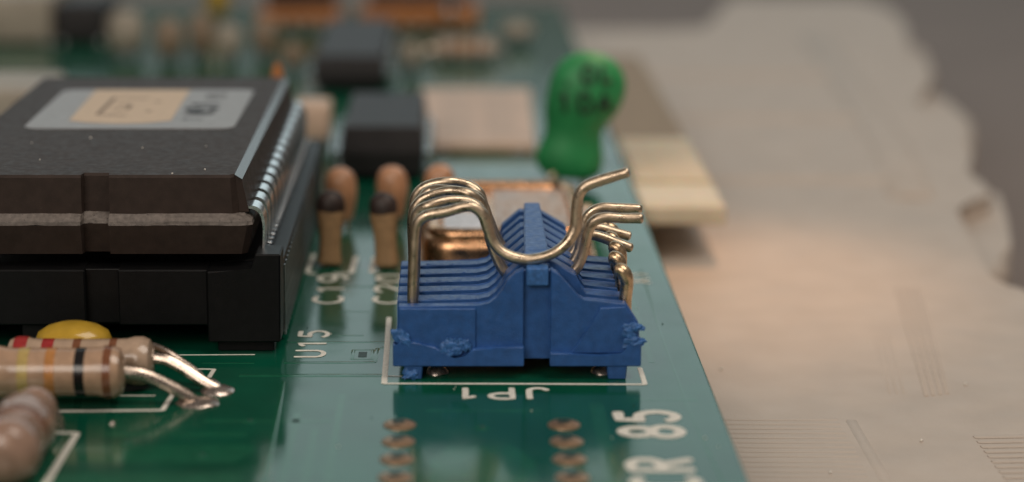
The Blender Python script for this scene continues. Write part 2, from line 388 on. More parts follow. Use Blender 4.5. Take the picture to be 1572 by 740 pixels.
pour([(-1, 145.6), (9, 145.6), (9, 147.4), (-1, 147.4)]); pour([(0, 160), (10, 160), (10, 162), (0, 162)]); pour([(-60, 176), (8, 176), (8, 190), (-60, 190)])
def track(p, w=0.17):
    for (x0, y0), (x1, y1) in zip(p, p[1:]):
        d = Vector((x1-x0, y1-y0)).normalized(); n_ = Vector((-d.y, d.x))*w
        pour([(x0-n_.x, y0-n_.y), (x1-n_.x, y1-n_.y), (x1+n_.x, y1+n_.y), (x0+n_.x, y0+n_.y)])
track([(-7.6, 86), (-7.6, 99.5)]); track([(-6.6, 86), (-6.6, 97)]); track([(-5.6, 86), (-5.6, 102.5)]); track([(-12, 98.2), (-5.9, 98.2)], .2)
track([(8.6, 101.6), (12.0, 101.6)], .16); track([(10.3, 108), (10.3, 121.5)], .15); track([(-9.8, 96.2), (-16.5, 96.2)], .25); track([(-1.4, 99.8), (4.2, 99.8)], .2)
for x_, y_ in ((-9.8, 98.2), (-15.2, 95.0), (-11.5, 93.2), (1.3, 97.2)):
    v_ = obj('via', lathe([(0.0, 0.34), (0.03, 0.32), (0.035, 0.17)], (x_, y_, 0.004), 'z', 16), 'mask_trace', board, True)
    obj('hole', lathe([(0.0, 0.15), (0.042, 0.14)], (x_, y_, 0.004), 'z', 10), 'hole', v_)
obj('recess_shade_square', box(-5.1, -4.65, 109.0, 110.0, -0.2, 0.012, 0.0), 'hole', board)  # flush square; the shade of a recess is put into its dark colour
for a, b in (((-5.4, 108.6), (-4.35, 108.6)), ((-5.4, 110.4), (-4.35, 110.4)), ((-5.4, 108.6), (-5.4, 110.4)), ((-4.35, 108.6), (-4.35, 110.4))): trace([a, ((a[0]+b[0])/2, (a[1]+b[1])/2), b], 0.10)
for x_, y_, r_ in ((-10.3, 110.6, .32), (-10.5, 112.3, .28), (-16.3, 97.7, .13), (7.6, 106.3, .5), (-0.9, 106.2, .5), (9.0, 144.3, .6)):
    obj('solder_joint', rough_up(lathe([(0, r_*1.2), (r_*.4, r_), (r_*.9, r_*.4), (r_*.95, r_*.05)], (x_, y_, 0), 'z', 14), .06, 2, x_), 'solder', board, True)
for k in range(26):
    bm = bmesh.new(); bmesh.ops.create_icosphere(bm, subdivisions=1, radius=random.uniform(0.03, 0.06))
    d_ = Vector((random.uniform(-9, 12.6), random.uniform(90, 127), 0.02))
    for v in bm.verts: v.co += d_
    obj('dust_speck', bm, 'speck' if k % 3 else 'hole', board, True)

# ------------------------------------------------------------------ cream strip at the board's edge
strip = thing('plastic_strip', 'cream ribbed plastic strip with brown rear half jutting from the board edge', 'plastic strip', (16, 180, -1.6))
obj('cream_block', box(13.05, 19.0, 146.6, 171.5, -1.45, -0.05, 0.28, 3), 'strip', strip, 'w')
obj('brown_panel', box(13.05, 18.95, 171.6, 219, -1.5, -0.1, 0.15, 2), 'strip_rear', strip, 'w')  # rear part of the strip, in a darker brown
for k in range(13):
    yy = 154.5+1.3*k
    obj('rib', box(13.25, 18.75, yy, yy+0.6, -0.3, 0.30, 0.1, 1), 'strip', strip)
obj('front_rib', box(13.3, 18.7, 147.4, 147.9, -0.3, 0.05, 0.1, 1), 'strip', strip)

# ------------------------------------------------------------------ chip socket
sock = thing('chip_socket', 'black plastic chip socket holding the large dark chip', 'chip socket', (-19, 127, 0))
obj('front_wall', prism_xz([(-31, 1.55), (-19.5, 1.55), (-19.5, 4.55), (-31, 4.55)], 109.75, 111.6, 0.07), 'socket', sock)
obj('front_wall', prism_xz([(-17.75, 1.55), (-13.02, 1.55), (-13.02, 4.55), (-17.75, 4.55)], 109.75, 111.6, 0.07), 'socket', sock)
obj('key_notch', box(-19.6, -17.65, 110.25, 111.5, 1.55, 4.50, 0.05), 'socket', sock)
obj('corner_post', prism_xz([(-13.05, 0.65), (-9.22, 0.65), (-9.15, 5.45), (-10.5, 5.45), (-10.6, 4.6), (-13.05, 4.5)], 109.55, 111.75, 0.08), 'socket', sock)
obj('corner_foot', box(-12.6, -9.6, 110.2, 111.4, 0.0, 0.7, 0.05), 'socket', sock)
obj('floor_plate', box(-30, -9.6, 111.2, 145.5, 1.2, 3.6, 0.05), 'socket', sock)
obj('side_wall', box(-10.05, -9.2, 111.8, 145.8, 0.65, 4.6, 0.06), 'socket', sock)
obj('rear_wall', box(-30, -9.2, 145.9, 147, 0.65, 4.6, 0.06), 'socket', sock)
k = 0; y = 112.35
while y < 145:
    obj('contact', box(-9.24, -9.13, y, y+0.34, 0.3, 4.2, 0.0), 'tin_dull', sock)
    obj('contact_tip', box(-10.28, -10.0, y+0.1, y+0.55, 4.2, 4.95, 0.05, 1), 'tin_dull', sock)
    y += 1.02
for x_ in (-29, -23): obj('socket_foot', box(x_, x_+2, 110.2, 111.4, 0.0, 1.6, 0.05), 'socket', sock)

# ------------------------------------------------------------------ the chip
chip = thing('chip', 'large dark brown chip with a silver and peach sticker on top', 'chip', (-19, 127, 5.2))
def chip_half(z0, z1, x0, x1, y0, y1, taper, up):
    # outline with a notch in the front side; taper pulls the outer face in
    def out(d, z):
        a, b, c, e = x0+d, x1-d, y0+d, y1-d
        return [Vector(p) for p in ((a, c, z), (-19.68, c, z), (-19.60, c+0.55, z), (-18.28, c+0.55, z), (-18.2, c, z), (b-0.3, c, z), (b, c+0.3, z), (b, e, z), (a, e, z))]
    return out
o = chip_half(0, 0, -27.9, -11.42, 110.75, 144.2, 0, 1)
bm = skin([o(0, 7.35), o(0.12, 8.85), o(0.55, 9.40)] if False else [o(0, 7.35), o(0.1, 9.28), o(0.2, 9.42)])
obj('upper_body', bm, 'chip', chip)
# sloping shoulder along the lead side, catching the window
obj('side_shoulder', prism_xz([(-11.64, 9.38), (-11.64, 7.4), (-10.88, 7.4), (-11.24, 9.15)], 111.1, 144.0, 0.0), 'chip', chip)
obj('moulded_edge', prism_xz([(-11.60, 9.425), (-11.60, 9.36), (-11.24, 9.13), (-11.20, 9.17)], 111.05, 144.02, 0.0), 'chip_edge', chip)
o2 = chip_half(0, 0, -28.5, -10.62, 110.15, 144.7, 0, 1)
bm = skin([o2(0.35, 5.25), o2(0.06, 6.55), o2(0.0, 6.85)])
obj('lower_body', bm, 'chip', chip)
bm = skin([o2(0.02, 6.86), o2(0.06, 7.06), o2(0.5, 7.38)])
bmesh.ops.subdivide_edges(bm, edges=bm.edges[:], cuts=14, use_grid_fill=True)
rough_up(bm, 0.04, 1.4, 3); rough_up(bm, 0.025, 5, 5)
obj('seam_flash', bm, 'chip_flash_lit', chip, True)
lead0 = None
for k in range(15):
    y = 111.9+2.25*k
    if lead0 is None:
        pth = smooth_path([(-11.05, y, 7.60), (-10.72, y, 7.72), (-10.34, y, 7.56), (-10.12, y, 7.15), (-10.06, y, 6.4), (-10.15, y, 5.0)], 4)
        bm = bmesh.new()
        loops = [[p+Vector((0, -0.74, 0)), p+Vector((0, 0.74, 0)), p+Vector((-0.12, 0.74, -0.16)), p+Vector((-0.12, -0.74, -0.16))] for p in pth]
        lead0 = obj('lead', skin(loops), 'tin', chip, True)
    else:
        l = lead0.copy(); C.objects.link(l); l.location.y += 2.25*k
st = obj('sticker', prism_xy([(v.x, v.y) for v in rrect(-25.4, -13.0, 124.4, 138.6, 0.9, 0)], 9.425, 9.47), 'silver_label', chip)
pl = obj('peach_label', prism_xy([(-23.1, 127.0), (-21.9, 126.3), (-20, 125.9), (-18.3, 126.2), (-17.0, 127.0), (-17.2, 138.3), (-23.3, 138.3)], 9.472, 9.50), 'peach_label', chip)
def strokes(name, ls, m, par, w, z):
    bm = bmesh.new()
    for l in ls:
        q = []
        for a, b in zip(l, l[1:]): q += [Vector((*a, z)), (Vector((*a, z))+Vector((*b, z)))/2]
        q.append(Vector((*l[-1], z))); tube(q, w, 8, 0.10, bm)
    return obj(name, bm, m, par, True, 80)
strokes('faded_mark', [[(-19.5, 134.9), (-21.6, 135.2), (-21.7, 128.9), (-20.0, 128.7)], [(-21.0, 132.6), (-20.2, 132.5), (-20.2, 130.8), (-21.0, 130.8)], [(-18.8, 133.8), (-18.5, 133.6)], [(-18.9, 130.2), (-18.6, 130.0)]], 'ink_faint', pl, 0.16, 9.505)
lettering('print', 'M51', (-14.75, 129.2), (0.0, 1.75), (-1.7, 0.0), 0.24, 'ink', st, z=9.475, gap=0.88)
lettering('print', '95', (-14.7, 135.0), (0.0, 1.3), (-1.1, 0.0), 0.12, 'ink_grey', st, z=9.475)
lettering('print', '1', (-15.2, 127.0), (0.0, 1.3), (-1.2, 0.0), 0.10, 'ink', st, z=9.475)
for x_, y_, r_ in ((-20.9, 121.5, .07), (-13.3, 112.3, .06), (-14.9, 111.2, .06), (-17.5, 118.5, .05), (-22.6, 115, .05), (-14.0, 119, .04), (-24, 120, .04)):
    bm = bmesh.new(); bmesh.ops.create_icosphere(bm, subdivisions=1, radius=r_)
    for v in bm.verts: v.co += Vector((x_, y_, 9.44))
    obj('dust_speck', bm, 'speck', chip, True)

# ------------------------------------------------------------------ blue jack insert with its contact wires
jack = thing('jack_insert', 'blue plastic comb-shaped jack insert with bent gold contact wires at the board edge', 'connector', (3.2, 110, 0))
def bp(name, pts, y0, y1, bv=0.05, m='blue', par=None): return obj(name, prism_xz(pts, y0, y1, bv), m, par or jack)
curve_l = [(-2.86, 3.78), (1.2, 3.78), (1.75, 3.90), (2.15, 4.2), (2.45, 4.65), (2.66, 5.12), (3.05, 5.5), (3.49, 5.72)]
lw = bp('front_wall', [(-3.02, 0.9), (-3.02, 1.4)]+curve_l+[(3.49, 0.9)], 105.25, 105.92)
rw = bp('front_wall', [(4.86, 0.9), (4.86, 5.72), (5.2, 5.5), (6.3, 4.25), (6.55, 4.05), (8.68, 3.92), (9.36, 2.85), (9.42, 0.9)], 105.25, 105.92)
bp('centre_channel', [(3.40, 0.9), (3.40, 5.6), (4.95, 5.6), (4.95, 0.9)], 105.62, 106.0)
bp('proud_panel', [(-2.93, 1.42), (-2.82, 3.70), (1.06, 3.70), (1.06, 1.5)], 105.08, 105.3, 0.04)
bp('proud_panel', [(5.95, 1.35), (7.05, 3.0), (7.35, 3.72), (8.62, 3.80), (9.28, 2.85), (9.36, 1.35)], 105.10, 105.3, 0.04)
# lower lip, its upper edge torn on the left
lip = [(-3.14, 0.72), (-3.14, 1.95), (-2.9, 1.8), (-2.7, 2.15), (-2.5, 1.95), (-2.1, 2.0), (-1.6, 1.85), (-1.0, 1.72), (-0.55, 1.4), (0.0, 1.1), (0.5, 1.2), (0.9, 1.62), (1.5, 1.62), (2.2, 1.68), (3.52, 1.74), (3.52, 0.72)]
bp('lower_lip', lip, 104.86, 105.4, 0.05)
bp('lower_lip', [(4.84, 0.72), (4.84, 1.42), (6.0, 1.36), (7.4, 1.28), (8.5, 1.38), (8.9, 1.9), (9.3, 2.3), (9.47, 2.1), (9.47, 0.72)], 104.86, 105.4, 0.05)
for x0, x1 in ((-2.6, -1.6), (7.72, 8.8)): bp('foot', [(x0+.1, 0.0), (x0, 0.9), (x1, 0.9), (x1-.08, 0.0)], 104.95, 105.9, 0.06)
for x0, x1 in ((-2.6, -1.6), (7.72, 8.8)): bp('foot', [(x0+.1, 0.0), (x0, 0.95), (x1, 0.95), (x1-.08, 0.0)], 113.6, 114.6, 0.06)
# torn shreds on the front
def shred(cx, cz, w, h, n, seed):
    rnd = random.Random(seed)
    for k in range(n):
        x = cx+rnd.uniform(-w, w); z = cz+rnd.uniform(-h, h); y = 104.97+rnd.uniform(-0.03, 0.08)
        bm = bmesh.new(); bmesh.ops.create_icosphere(bm, subdivisions=3, radius=1)
        rx, rz, ry = rnd.uniform(.2, .5), rnd.uniform(.14, .34), rnd.uniform(.06, .13); a = rnd.uniform(-.7, .7)
        for v in bm.verts:
            q = v.co.copy(); f = 1+0.55*mnoise.noise(q*1.6+Vector((seed*3+k, 0, 0)))+0.35*mnoise.noise(q*4.1+Vector((0, seed+k*2, 0)))
            u, w2 = q.x*rx*f, q.z*rz*f
            v.co = Vector((x+u*math.cos(a)-w2*math.sin(a), y+q.y*ry*f+.06*mnoise.noise(q*3+Vector((k, k, 0))), z+u*math.sin(a)+w2*math.cos(a)))
        obj('torn_shred', bm, 'blue_torn', jack, True, 50)
shred(-2.7, 2.2, 0.3, 0.2, 4, 1); shred(0.05, 1.6, 0.6, 0.25, 8, 2); shred(9.0, 2.3, 0.2, 0.6, 7, 3)
shred(-2.2, 0.35, 0.25, 0.15, 3, 9)
# comb of ribs
prof = [(-2.95, 1.2), (-2.95, 3.74)]+curve_l[1:6]+[(3.62, 5.96), (4.76, 5.96), (6.2, 5.1), (6.45, 4.35), (6.7, 4.05), (8.62, 3.94), (8.68, 1.2)]
for k in range(5):
    y0 = 106.62+1.85*k
    rb = bp('rib', prof, y0-0.12, y0+1.08, 0.06)
    # roughened ridge on the rib's back
    for a, b in ((-1.55, 1.25),):
        n = 26
        lp = []
        for i in range(n+1):
            x = a+(b-a)*i/n
            hz = 3.765+0.055*mnoise.noise(Vector((x*3.1, k*5.7, 0)))
            lp.append([Vector((x, y0+0.12+.05*mnoise.noise(Vector((x*4, k, 3))), 3.6)), Vector((x, y0+0.16, hz)), Vector((x, y0+0.62+.12*mnoise.noise(Vector((x*2.4, k, 9))), hz+.015)), Vector((x, y0+0.84, 3.6))])
        obj('worn_crest', skin(lp), 'blue', rb, True, 60)
for k in range(2):
    y0 = 106.62+1.85*(5+k)
    bp('fin', [(2.45, 1.2), (2.45, 4.4), (2.66, 5.12), (3.62, 5.96), (4.76, 5.96), (6.2, 5.1), (6.4, 4.4), (6.4, 1.2)], y0, y0+0.75, 0.04)
bp('base_block', [(-2.9, 0.95), (-2.9, 1.7), (8.6, 1.7), (8.6, 0.95)], 105.95, 115.0, 0.03)
bp('base_block', [(2.4, 0.95), (2.4, 3.0), (6.4, 3.0), (6.4, 0.95)], 115.02, 118.5, 0.03)
bm = bmesh.new()
lp = []
for y_, w_, z_ in ((106.3, 0.70, 5.62), (106.9, 0.66, 5.98), (108, 0.62, 6.12), (113, 0.54, 6.2), (117.0, 0.47, 6.26), (118.7, 0.44, 6.24)):
    c_ = 4.18+(y_-106)*0.014
    lp.append([Vector((c_-w_-.1, y_, 2.0)), Vector((c_-w_, y_, z_-.06)), Vector((c_-w_+.08, y_, z_)), Vector((c_+w_-.08, y_, z_)), Vector((c_+w_, y_, z_-.06)), Vector((c_+w_+.1, y_, 2.0))])
obj('centre_ridge', skin(lp), 'blue', jack)
obj('latch_block', box(3.62, 4.74, 105.16, 106.1, 4.86, 5.82, 0.10, 2), 'blue_torn', jack)
# contact wires
def wire(y, pts, r=0.275, m='brass', k=6, yj=None):
    p = smooth_path([(q[0], y+(q[2] if len(q) > 2 else 0), q[1]) for q in pts], k)
    bm = tube(p, r, 12, rf=lambda t: 1+0.05*math.sin(t*37+y))
    return obj('contact_wire', bm, m, jack, True, 50)
wire(106.22, [(-2.14, 2.7), (-2.13, 4.0), (-2.06, 6.0), (-1.96, 7.5), (-1.80, 8.0), (-1.35, 8.30), (-0.4, 8.48), (0.5, 8.74), (1.02, 8.68), (1.45, 8.28), (1.68, 7.6), (1.92, 6.95), (2.4, 6.42, -.1), (3.1, 6.12, -.2), (3.95, 6.05, -.25), (5.0, 6.36, -.2), (5.75, 6.95, -.1), (6.12, 7.7), (6.16, 8.6), (6.28, 9.35), (6.62, 9.80), (7.3, 10.08), (8.0, 10.30), (8.72, 10.52)], 0.285)
def loopwire(y, dx, dz, right):
    g = random.Random(int(y*100)); j_ = lambda a: g.uniform(-a, a)
    wire(y, [(-2.14+dx*.3, 2.6), (-2.14+dx*.5, 5.0), (-2.12+dx, 7.3+dz), (-1.9+dx+j_(.1), 8.05+dz), (-1.35+dx, 8.45+dz+j_(.1), j_(.25)), (-0.3, 8.66+dz+j_(.12), j_(.3)), (0.7+dx*.5, 8.55+dz+j_(.12), j_(.2)), (1.3+dx*.6+j_(.1), 8.15+dz), (1.62+dx*.5, 7.4+dz), (1.85, 6.5), (2.15, 5.7), (2.6, 4.9), (3.2, 4.55), (4.2, 4.4), (5.4, 4.55)]+right)
loopwire(108.02, 0.05, 0.05, [(6.2, 4.95), (6.62, 5.8), (6.85, 6.9), (7.15, 7.55), (7.7, 7.78), (8.6, 7.74), (9.62, 7.74)])
loopwire(109.87, -0.08, 0.02, [(6.2, 4.95), (6.58, 5.8), (6.78, 6.9), (7.0, 7.5), (7.6, 7.88), (8.6, 7.86), (9.70, 7.80)])
loopwire(111.72, 0.08, -0.12, [(6.2, 4.9), (6.65, 5.5), (7.1, 5.95), (7.7, 5.92), (8.5, 5.62), (9.42, 5.28)])
loopwire(113.57, -0.10, -0.25, [(6.2, 4.8), (6.7, 5.4), (7.1, 5.85), (7.8, 5.95), (8.6, 5.75), (9.46, 5.5)])
for k in range(5):
    y = 106.95+1.85*k if k < 4 else 114.1
    y = 106.3+1.85*k+(0.0 if k == 0 else 0.42)
    h = 0.0 if k < 3 else 0.22
    h = 0.10*k; dx = 0.07*(-1)**k
    tail = [] if k < 4 else [(7.8, .2, 5.5+h), (7.3, .3, 5.4+h), (6.9, .4, 5.3+h)]
    p = smooth_path([(8.72, y, 2.6), (8.72, y, 3.8), (8.72+dx, y, 4.6), (8.66+dx, y-.05, 5.05+h), (8.48+dx, y-.05, 5.38+h), (8.22+dx, y+.05, 5.45+h)]+[(a, y+b, c) for a, b, c in tail], 7)
    bm = tube(p, 0.33, 14, rf=lambda t: 1+0.14*max(0, math.sin((t-.45)*6))*(t > 0.45))
    obj('contact_pin', bm, 'brass_pin', jack, True, 60)

# ------------------------------------------------------------------ crystal can behind the jack
xt = thing('crystal_can', 'flat copper coloured crystal can with worn silver top behind the blue insert', 'crystal', (3, 131.5, 0))
X0, X1, Y0, Y1 = -1.95, 8.25, 124.2, 139.8
ls = [rrect(X0-.5, X1+.5, Y0-.5, Y1+.5, 2.3, 0.05), rrect(X0-.5, X1+.5, Y0-.5, Y1+.5, 2.3, 0.55), rrect(X0-.12, X1+.12, Y0-.12, Y1+.12, 2.0, 0.7), rrect(X0, X1, Y0, Y1, 1.9, 0.95), rrect(X0, X1, Y0, Y1, 1.9, 2.05)]
for k in range(1, 7):
    a = R(15*k); d = 0.85*(1-math.cos(a)); ls.append(rrect(X0+d, X1-d, Y0+d, Y1-d, 1.9-d*.8, 2.05+0.85*math.sin(a)))
obj('can', skin(ls), 'copper', xt, True, 50)
rim = rrect(X0+.75, X1-.75, Y0+.75, Y1-.75, 1.5, 2.88); rim.append(rim[0].copy())
obj('raised_rim', tube(rim, 0.5, 10, 0.9, round_end=False), 'copper', xt, True, 60)
obj('top_print', prism_xy([(2.5, 127.2), (6.7, 127.2), (7.1, 127.6), (7.1, 138.0), (2.5, 138.0)], 2.89, 2.935), 'foil', xt)
obj('paper_label', prism_xy([(-0.65, 126.6), (1.75, 126.6), (1.75, 131.2), (-0.65, 131.2)], 2.89, 2.94), 'paper', xt)
for l_ in ([(-0.4, 128.2), (0.3, 129.2), (1.2, 128.6), (1.7, 129.6)], [(-0.3, 130.2), (0.6, 130.6), (1.6, 130.4)], [(3.0, 135.5), (3.4, 136.8), (4.0, 135.4)], [(6.0, 134.6), (6.6, 136.4)]):
    strokes('scuff_mark', [l_], 'tin_dull', xt, 0.10, 2.945)

# ------------------------------------------------------------------ small parts round the jack
def tan_cap(x, y, label):
    t = thing('dipped_capacitor', label, 'capacitor', (x, y, 0), 'small tan capacitors with dark tips')
    # flat-sided pillar
    lp = []
    for z, w, d in ((0.12, 0.60, 0.4), (0.3, 0.74, 0.55), (0.9, 0.67, 0.52), (1.7, 0.65, 0.52), (2.6, 0.73, 0.58), (3.2, 0.82, 0.64), (3.5, 0.86, 0.66)):
        lp.append([Vector((x+w*math.copysign(abs(math.cos(R(a)))**.6, math.cos(R(a))), y+d*math.copysign(abs(math.sin(R(a)))**.6, math.sin(R(a))), z)) for a in range(0, 360, 15)])
    obj('body', rough_up(skin(lp), 0.04, 1.5, x), 'tan', t, True)
    lp = []
    for z, w in ((3.42, 0.78), (3.5, 0.88), (3.9, 0.9), (4.3, 0.8), (4.6, 0.56), (4.75, 0.2)):
        lp.append([Vector((x+w*math.cos(R(a)), y+.8*w*math.sin(R(a)), z)) for a in range(0, 360, 15)])
    obj('dark_tip', rough_up(skin(lp), 0.05, 1.5, x), 'dark_tip', t, True)
    t.rotation_euler = (R(-2.0), R(2.5 if x < -6 else -3.0), R(12 if x < -6 else -8))
    for s in (-1, 1): obj('lead', tube([(x+.3*s, y, -.3), (x+.3*s, y, 0.4)], 0.14, 8), 'lead', t)
tan_cap(-7.75, 128.9, 'tan pillar capacitor with dark tip nearest the chip socket')
tan_cap(-4.18, 128.4, 'tan pillar capacitor with dark tip right beside the blue insert')
def bead(x, y, label):
    t = thing('bead_capacitor', label, 'capacitor', (x, y, 0), 'round russet bead capacitors')
    lp = []
    for z, w in ((0.5, 0.35), (0.65, 0.75), (1.3, 0.92), (2.1, 1.02), (2.9, 1.08), (3.5, 0.95), (3.9, 0.68), (4.1, 0.3)):
        lp.append([Vector((x+w*math.cos(R(a)), y+.85*w*math.sin(R(a)), z)) for a in range(0, 360, 15)])
    obj('body', rough_up(skin(lp), 0.05, 1, x), 'russet', t, True)
    for s in (-1, 1): obj('lead', tube([(x+.35*s, y, -.3), (x+.35*s, y, 0.8)], 0.16, 8), 'lead', t)
bead(-7.55, 139.5, 'russet bead capacitor standing behind the tan pillar nearest the chip')
bead(-4.15, 140, 'middle russet bead capacitor between the black package and the tan pillar')
bead(-1.0, 140.5, 'russet bead capacitor half hidden behind the gold wire loops')

ind = thing('dipped_inductor', 'upright bright green dipped component with black print beside the cream strip', 'component', (8.5, 153, 0))
lp = []
for z, cx, rx in ((0.62, 8.5, 1.2), (0.75, 8.45, 1.75), (1.05, 8.38, 2.18), (1.7, 8.3, 2.46), (2.5, 8.34, 2.42), (3.2, 8.42, 2.24), (3.9, 8.55, 2.08), (4.6, 8.78, 2.22), (5.4, 9.08, 2.58), (6.3, 9.34, 2.80), (7.2, 9.5, 2.84), (8.0, 9.56, 2.68), (8.7, 9.56, 2.34), (9.25, 9.52, 1.85), (9.65, 9.5, 1.2), (9.85, 9.48, 0.5)):
    ry = rx*0.62
    zt = (lambda dx: -0.06*dx*min(1, max(0, (3-z)/2)))
    lp.append([Vector((cx+rx*math.cos(R(a)), 153+ry*math.sin(R(a)), z+zt(rx*math.cos(R(a))))) for a in range(0, 360, 10)])
bm = skin(lp); rough_up(bm, 0.06, 0.6, 2)
bmesh.ops.recalc_face_normals(bm, faces=bm.faces[:])
tree = BVHTree.FromBMesh(bm)
body = obj('body', bm, 'green_dip', ind, True)
def wrap_text(s, x0, z0, h, w, adv, tilt):
    for i, ch in enumerate(s):
        b2 = bmesh.new(); ok = False
        for stt in G[ch]:
            q = []
            for (ax, az), (bx, bz) in zip(stt, stt[1:]):
                for f in (0, .5): q.append((ax+(bx-ax)*f, az+(bz-az)*f))
            q.append(stt[-1]); pp = []
            for gx, gz in q:
                X = x0+(i*0.85+gx)*adv; Z = z0+gz*h+tilt*(X-x0)
                hit = tree.ray_cast(Vector((X, 120, Z)), Vector((0, 1, 0)))
                if hit[0] is not None: pp.append(hit[0]+Vector((0, -0.01, 0)))
            if len(pp) > 2: tube(pp, w, 6, 1.0, b2); ok = True
        for v in b2.verts: pass
        if ok: obj('print', b2, 'ink_green', body, True, 80)
wrap_text('.0L', 7.65, 7.75, 1.15, 0.17, 1.6, 0.05)
wrap_text('10A', 7.35, 5.75, 1.35, 0.19, 1.65, 0.0)
obj('lead', tube(smooth_path([(7.0, 150.3, -0.3), (7.0, 150.2, 0.6), (6.93, 150.0, 1.05)], 4), 0.2, 10), 'brass', ind, True)
bm = lathe([(-.32, .1), (-.2, .26), (0, .34), (.2, .28), (.34, .1)], (6.93, 150.0, 1.35), 'z', 14)
obj('lead_tip', bm, 'brass', ind, True)
for x_ in (7.4, 9.4): obj('lead', tube([(x_, 153, -0.3), (x_, 153, 0.9)], 0.25, 8), 'lead', ind)

def dip(x0, x1, y0, y1, h, label, npin):
    t = thing('black_package', label, 'chip', ((x0+x1)/2, y0, 0))
    xm = (x0+x1)/2
    lp = []
    for z, d in ((0.5, 0.28), (h*.5, 0.0), (h*.56, 0.0), (h-.12, 0.22), (h, 0.34)):
        lp.append([Vector(p) for p in ((x0+d, y0+d, z), (x1-d, y0+d, z), (x1-d, y1-d, z), (x0+d, y1-d, z))])
    obj('body', skin(lp), 'dip', t)
    obj('pin_one_notch', lathe([(0, 0.8), (0.02, 0.8)], (xm, y1-1.2, h+0.004), 'z', 16), 'socket', t)
    for s, xx in ((-1, x0), (1, x1)):
        for k in range(npin):
            yy = y0+1.4+(y1-y0-2.8)*k/(npin-1)
            pth = [(xx-.1*s, h*.53), (xx+.45*s, h*.53), (xx+.6*s, h*.46), (xx+.62*s, 0.9), (xx+.62*s, -.2)]
            loops = [[Vector((a, yy-.55 if b > 0.8 else yy-.28, b)), Vector((a, yy+.55 if b > 0.8 else yy+.28, b)), Vector((a-.2*s, yy+.55 if b > .8 else yy+.28, b-.15)), Vector((a-.2*s, yy-.55 if b > .8 else yy-.28, b-.15))] for a, b in pth]
            obj('lead', skin(loops), 'tin', t)
    return t
dip(-8.4, -2.2, 154.6, 170.5, 4.1, 'black package with silver legs behind the russet beads', 6)
dip(-13.1, -6.3, 195, 222, 3.4, 'blurred black package farther back on the board', 9)

cb = thing('flat_cream_component', 'flat cream block lying behind the crystal can, left of the green component', 'component', (2, 180, 0))
bm = prism_xy([(-2.15, 165.6), (6.35, 165.6), (6.85, 192.8), (-3.1, 192.8)], 0.06, 0.8, 0.2, 2)
obj('case', bm, 'cream_box', cb, 'w')
for x_ in (0.0, 3.6): obj('top_panel', prism_xy([(x_-0.9, 167.2), (x_+1.3, 167.2), (x_+1.4, 190.5), (x_-1.2, 190.5)], 0.7, 0.86, 0.03), 'cream_panel', cb)
for x_ in (-1.0, 5.1): obj('solder_tab', box(x_-.5, x_+.5, 164.6, 165.8, 0.02, 0.3, .05), 'tin_dull', cb)
cb = thing('box_capacitor', 'small cream box component between the chip socket and black package', 'component', (-11, 166, 0))
obj('case', box(-12.5, -9.75, 166, 169.5, 0.9, 3.85, 0.35, 3), 'cream_box', cb, True)
for x_ in (-12, -10.1): obj('lead', tube([(x_, 166.6, -.2), (x_, 166.6, 1.2)], 0.32, 8), 'lead', cb)

# ------------------------------------------------------------------ resistors at the lower left
def resistor(label, c, ln, r, bands, m, axis='x', loc=None, bulge=0.16):
    t = thing('resistor', label, 'resistor', (c[0], c[1], 0))
    h = ln/2
    prof_ = [(-h, r*.30), (-h+.06, r*.62), (-h+.22, r*.88), (-h+.55, r*1.0), (-h+.95, r*1.0), (-h+1.35, r*(1-bulge*.55)), (-h+1.8, r*(1-bulge*.7)), (0, r*(1-bulge*.75)), (h-1.8, r*(1-bulge*.7)), (h-1.35, r*(1-bulge*.55)), (h-.95, r*1.0), (h-.55, r*1.0), (h-.22, r*.88), (h-.06, r*.62), (h, r*.30)]
    def rad(s):
        for (a, ra), (b, rb) in zip(prof_, prof_[1:]):
            if a <= s <= b: return ra+(rb-ra)*(s-a)/(b-a)
        return r
    obj('body', lathe(prof_, c, axis, 32), m, t, True)
    for s, w, col in bands:
        n = 5
        pr = [(s-w/2, rad(s-w/2)-.04)]+[(s-w/2+.02+(w-.04)*k/n, rad(s-w/2+.02+(w-.04)*k/n)+.022) for k in range(n+1)]+[(s+w/2, rad(s+w/2)-.04)]
        obj('band', lathe(pr, c, axis, 32), 'band_'+col, t, True)
    return t
rA = resistor('pale pink resistor with black, brown and gold bands, nearest in the stacked pair', (-19.55, 100.6, 1.72), 7.0, 1.28, [(-1.35, .55, 'gold'), (-.05, .5, 'orange'), (1.38, .52, 'black'), (2.72, .42, 'brown')], 'res', bulge=.11)
obj('lead', tube(smooth_path([(-16.3, 100.6, 1.75), (-15.2, 100.7, 1.55), (-14.2, 100.8, 1.05), (-13.4, 100.9, 0.55), (-12.85, 100.95, 0.1), (-12.75, 101, -.3)], 6), 0.31, 10), 'lead', rA, True)
rB = resistor('resistor with two red bands lying behind the nearest resistor', (-18.75, 103.55, 1.40), 7.4, 1.25, [(-2.9, .7, 'red'), (-1.55, .62, 'red'), (-.1, .42, 'brown'), (1.7, .4, 'brown')], 'res_back', bulge=.14)
obj('lead', tube(smooth_path([(-15.3, 103.5, 1.6), (-14.4, 103.4, 1.5), (-13.4, 103.2, 1.0), (-12.6, 103.0, 0.5), (-11.9, 102.9, 0.1), (-11.8, 102.9, -.3)], 6), 0.31, 10), 'lead', rB, True)
yc = thing('disc_capacitor', 'glossy yellow disc capacitor lying between the resistors and the socket', 'capacitor', (-19.5, 106.2, 0))
lp = []
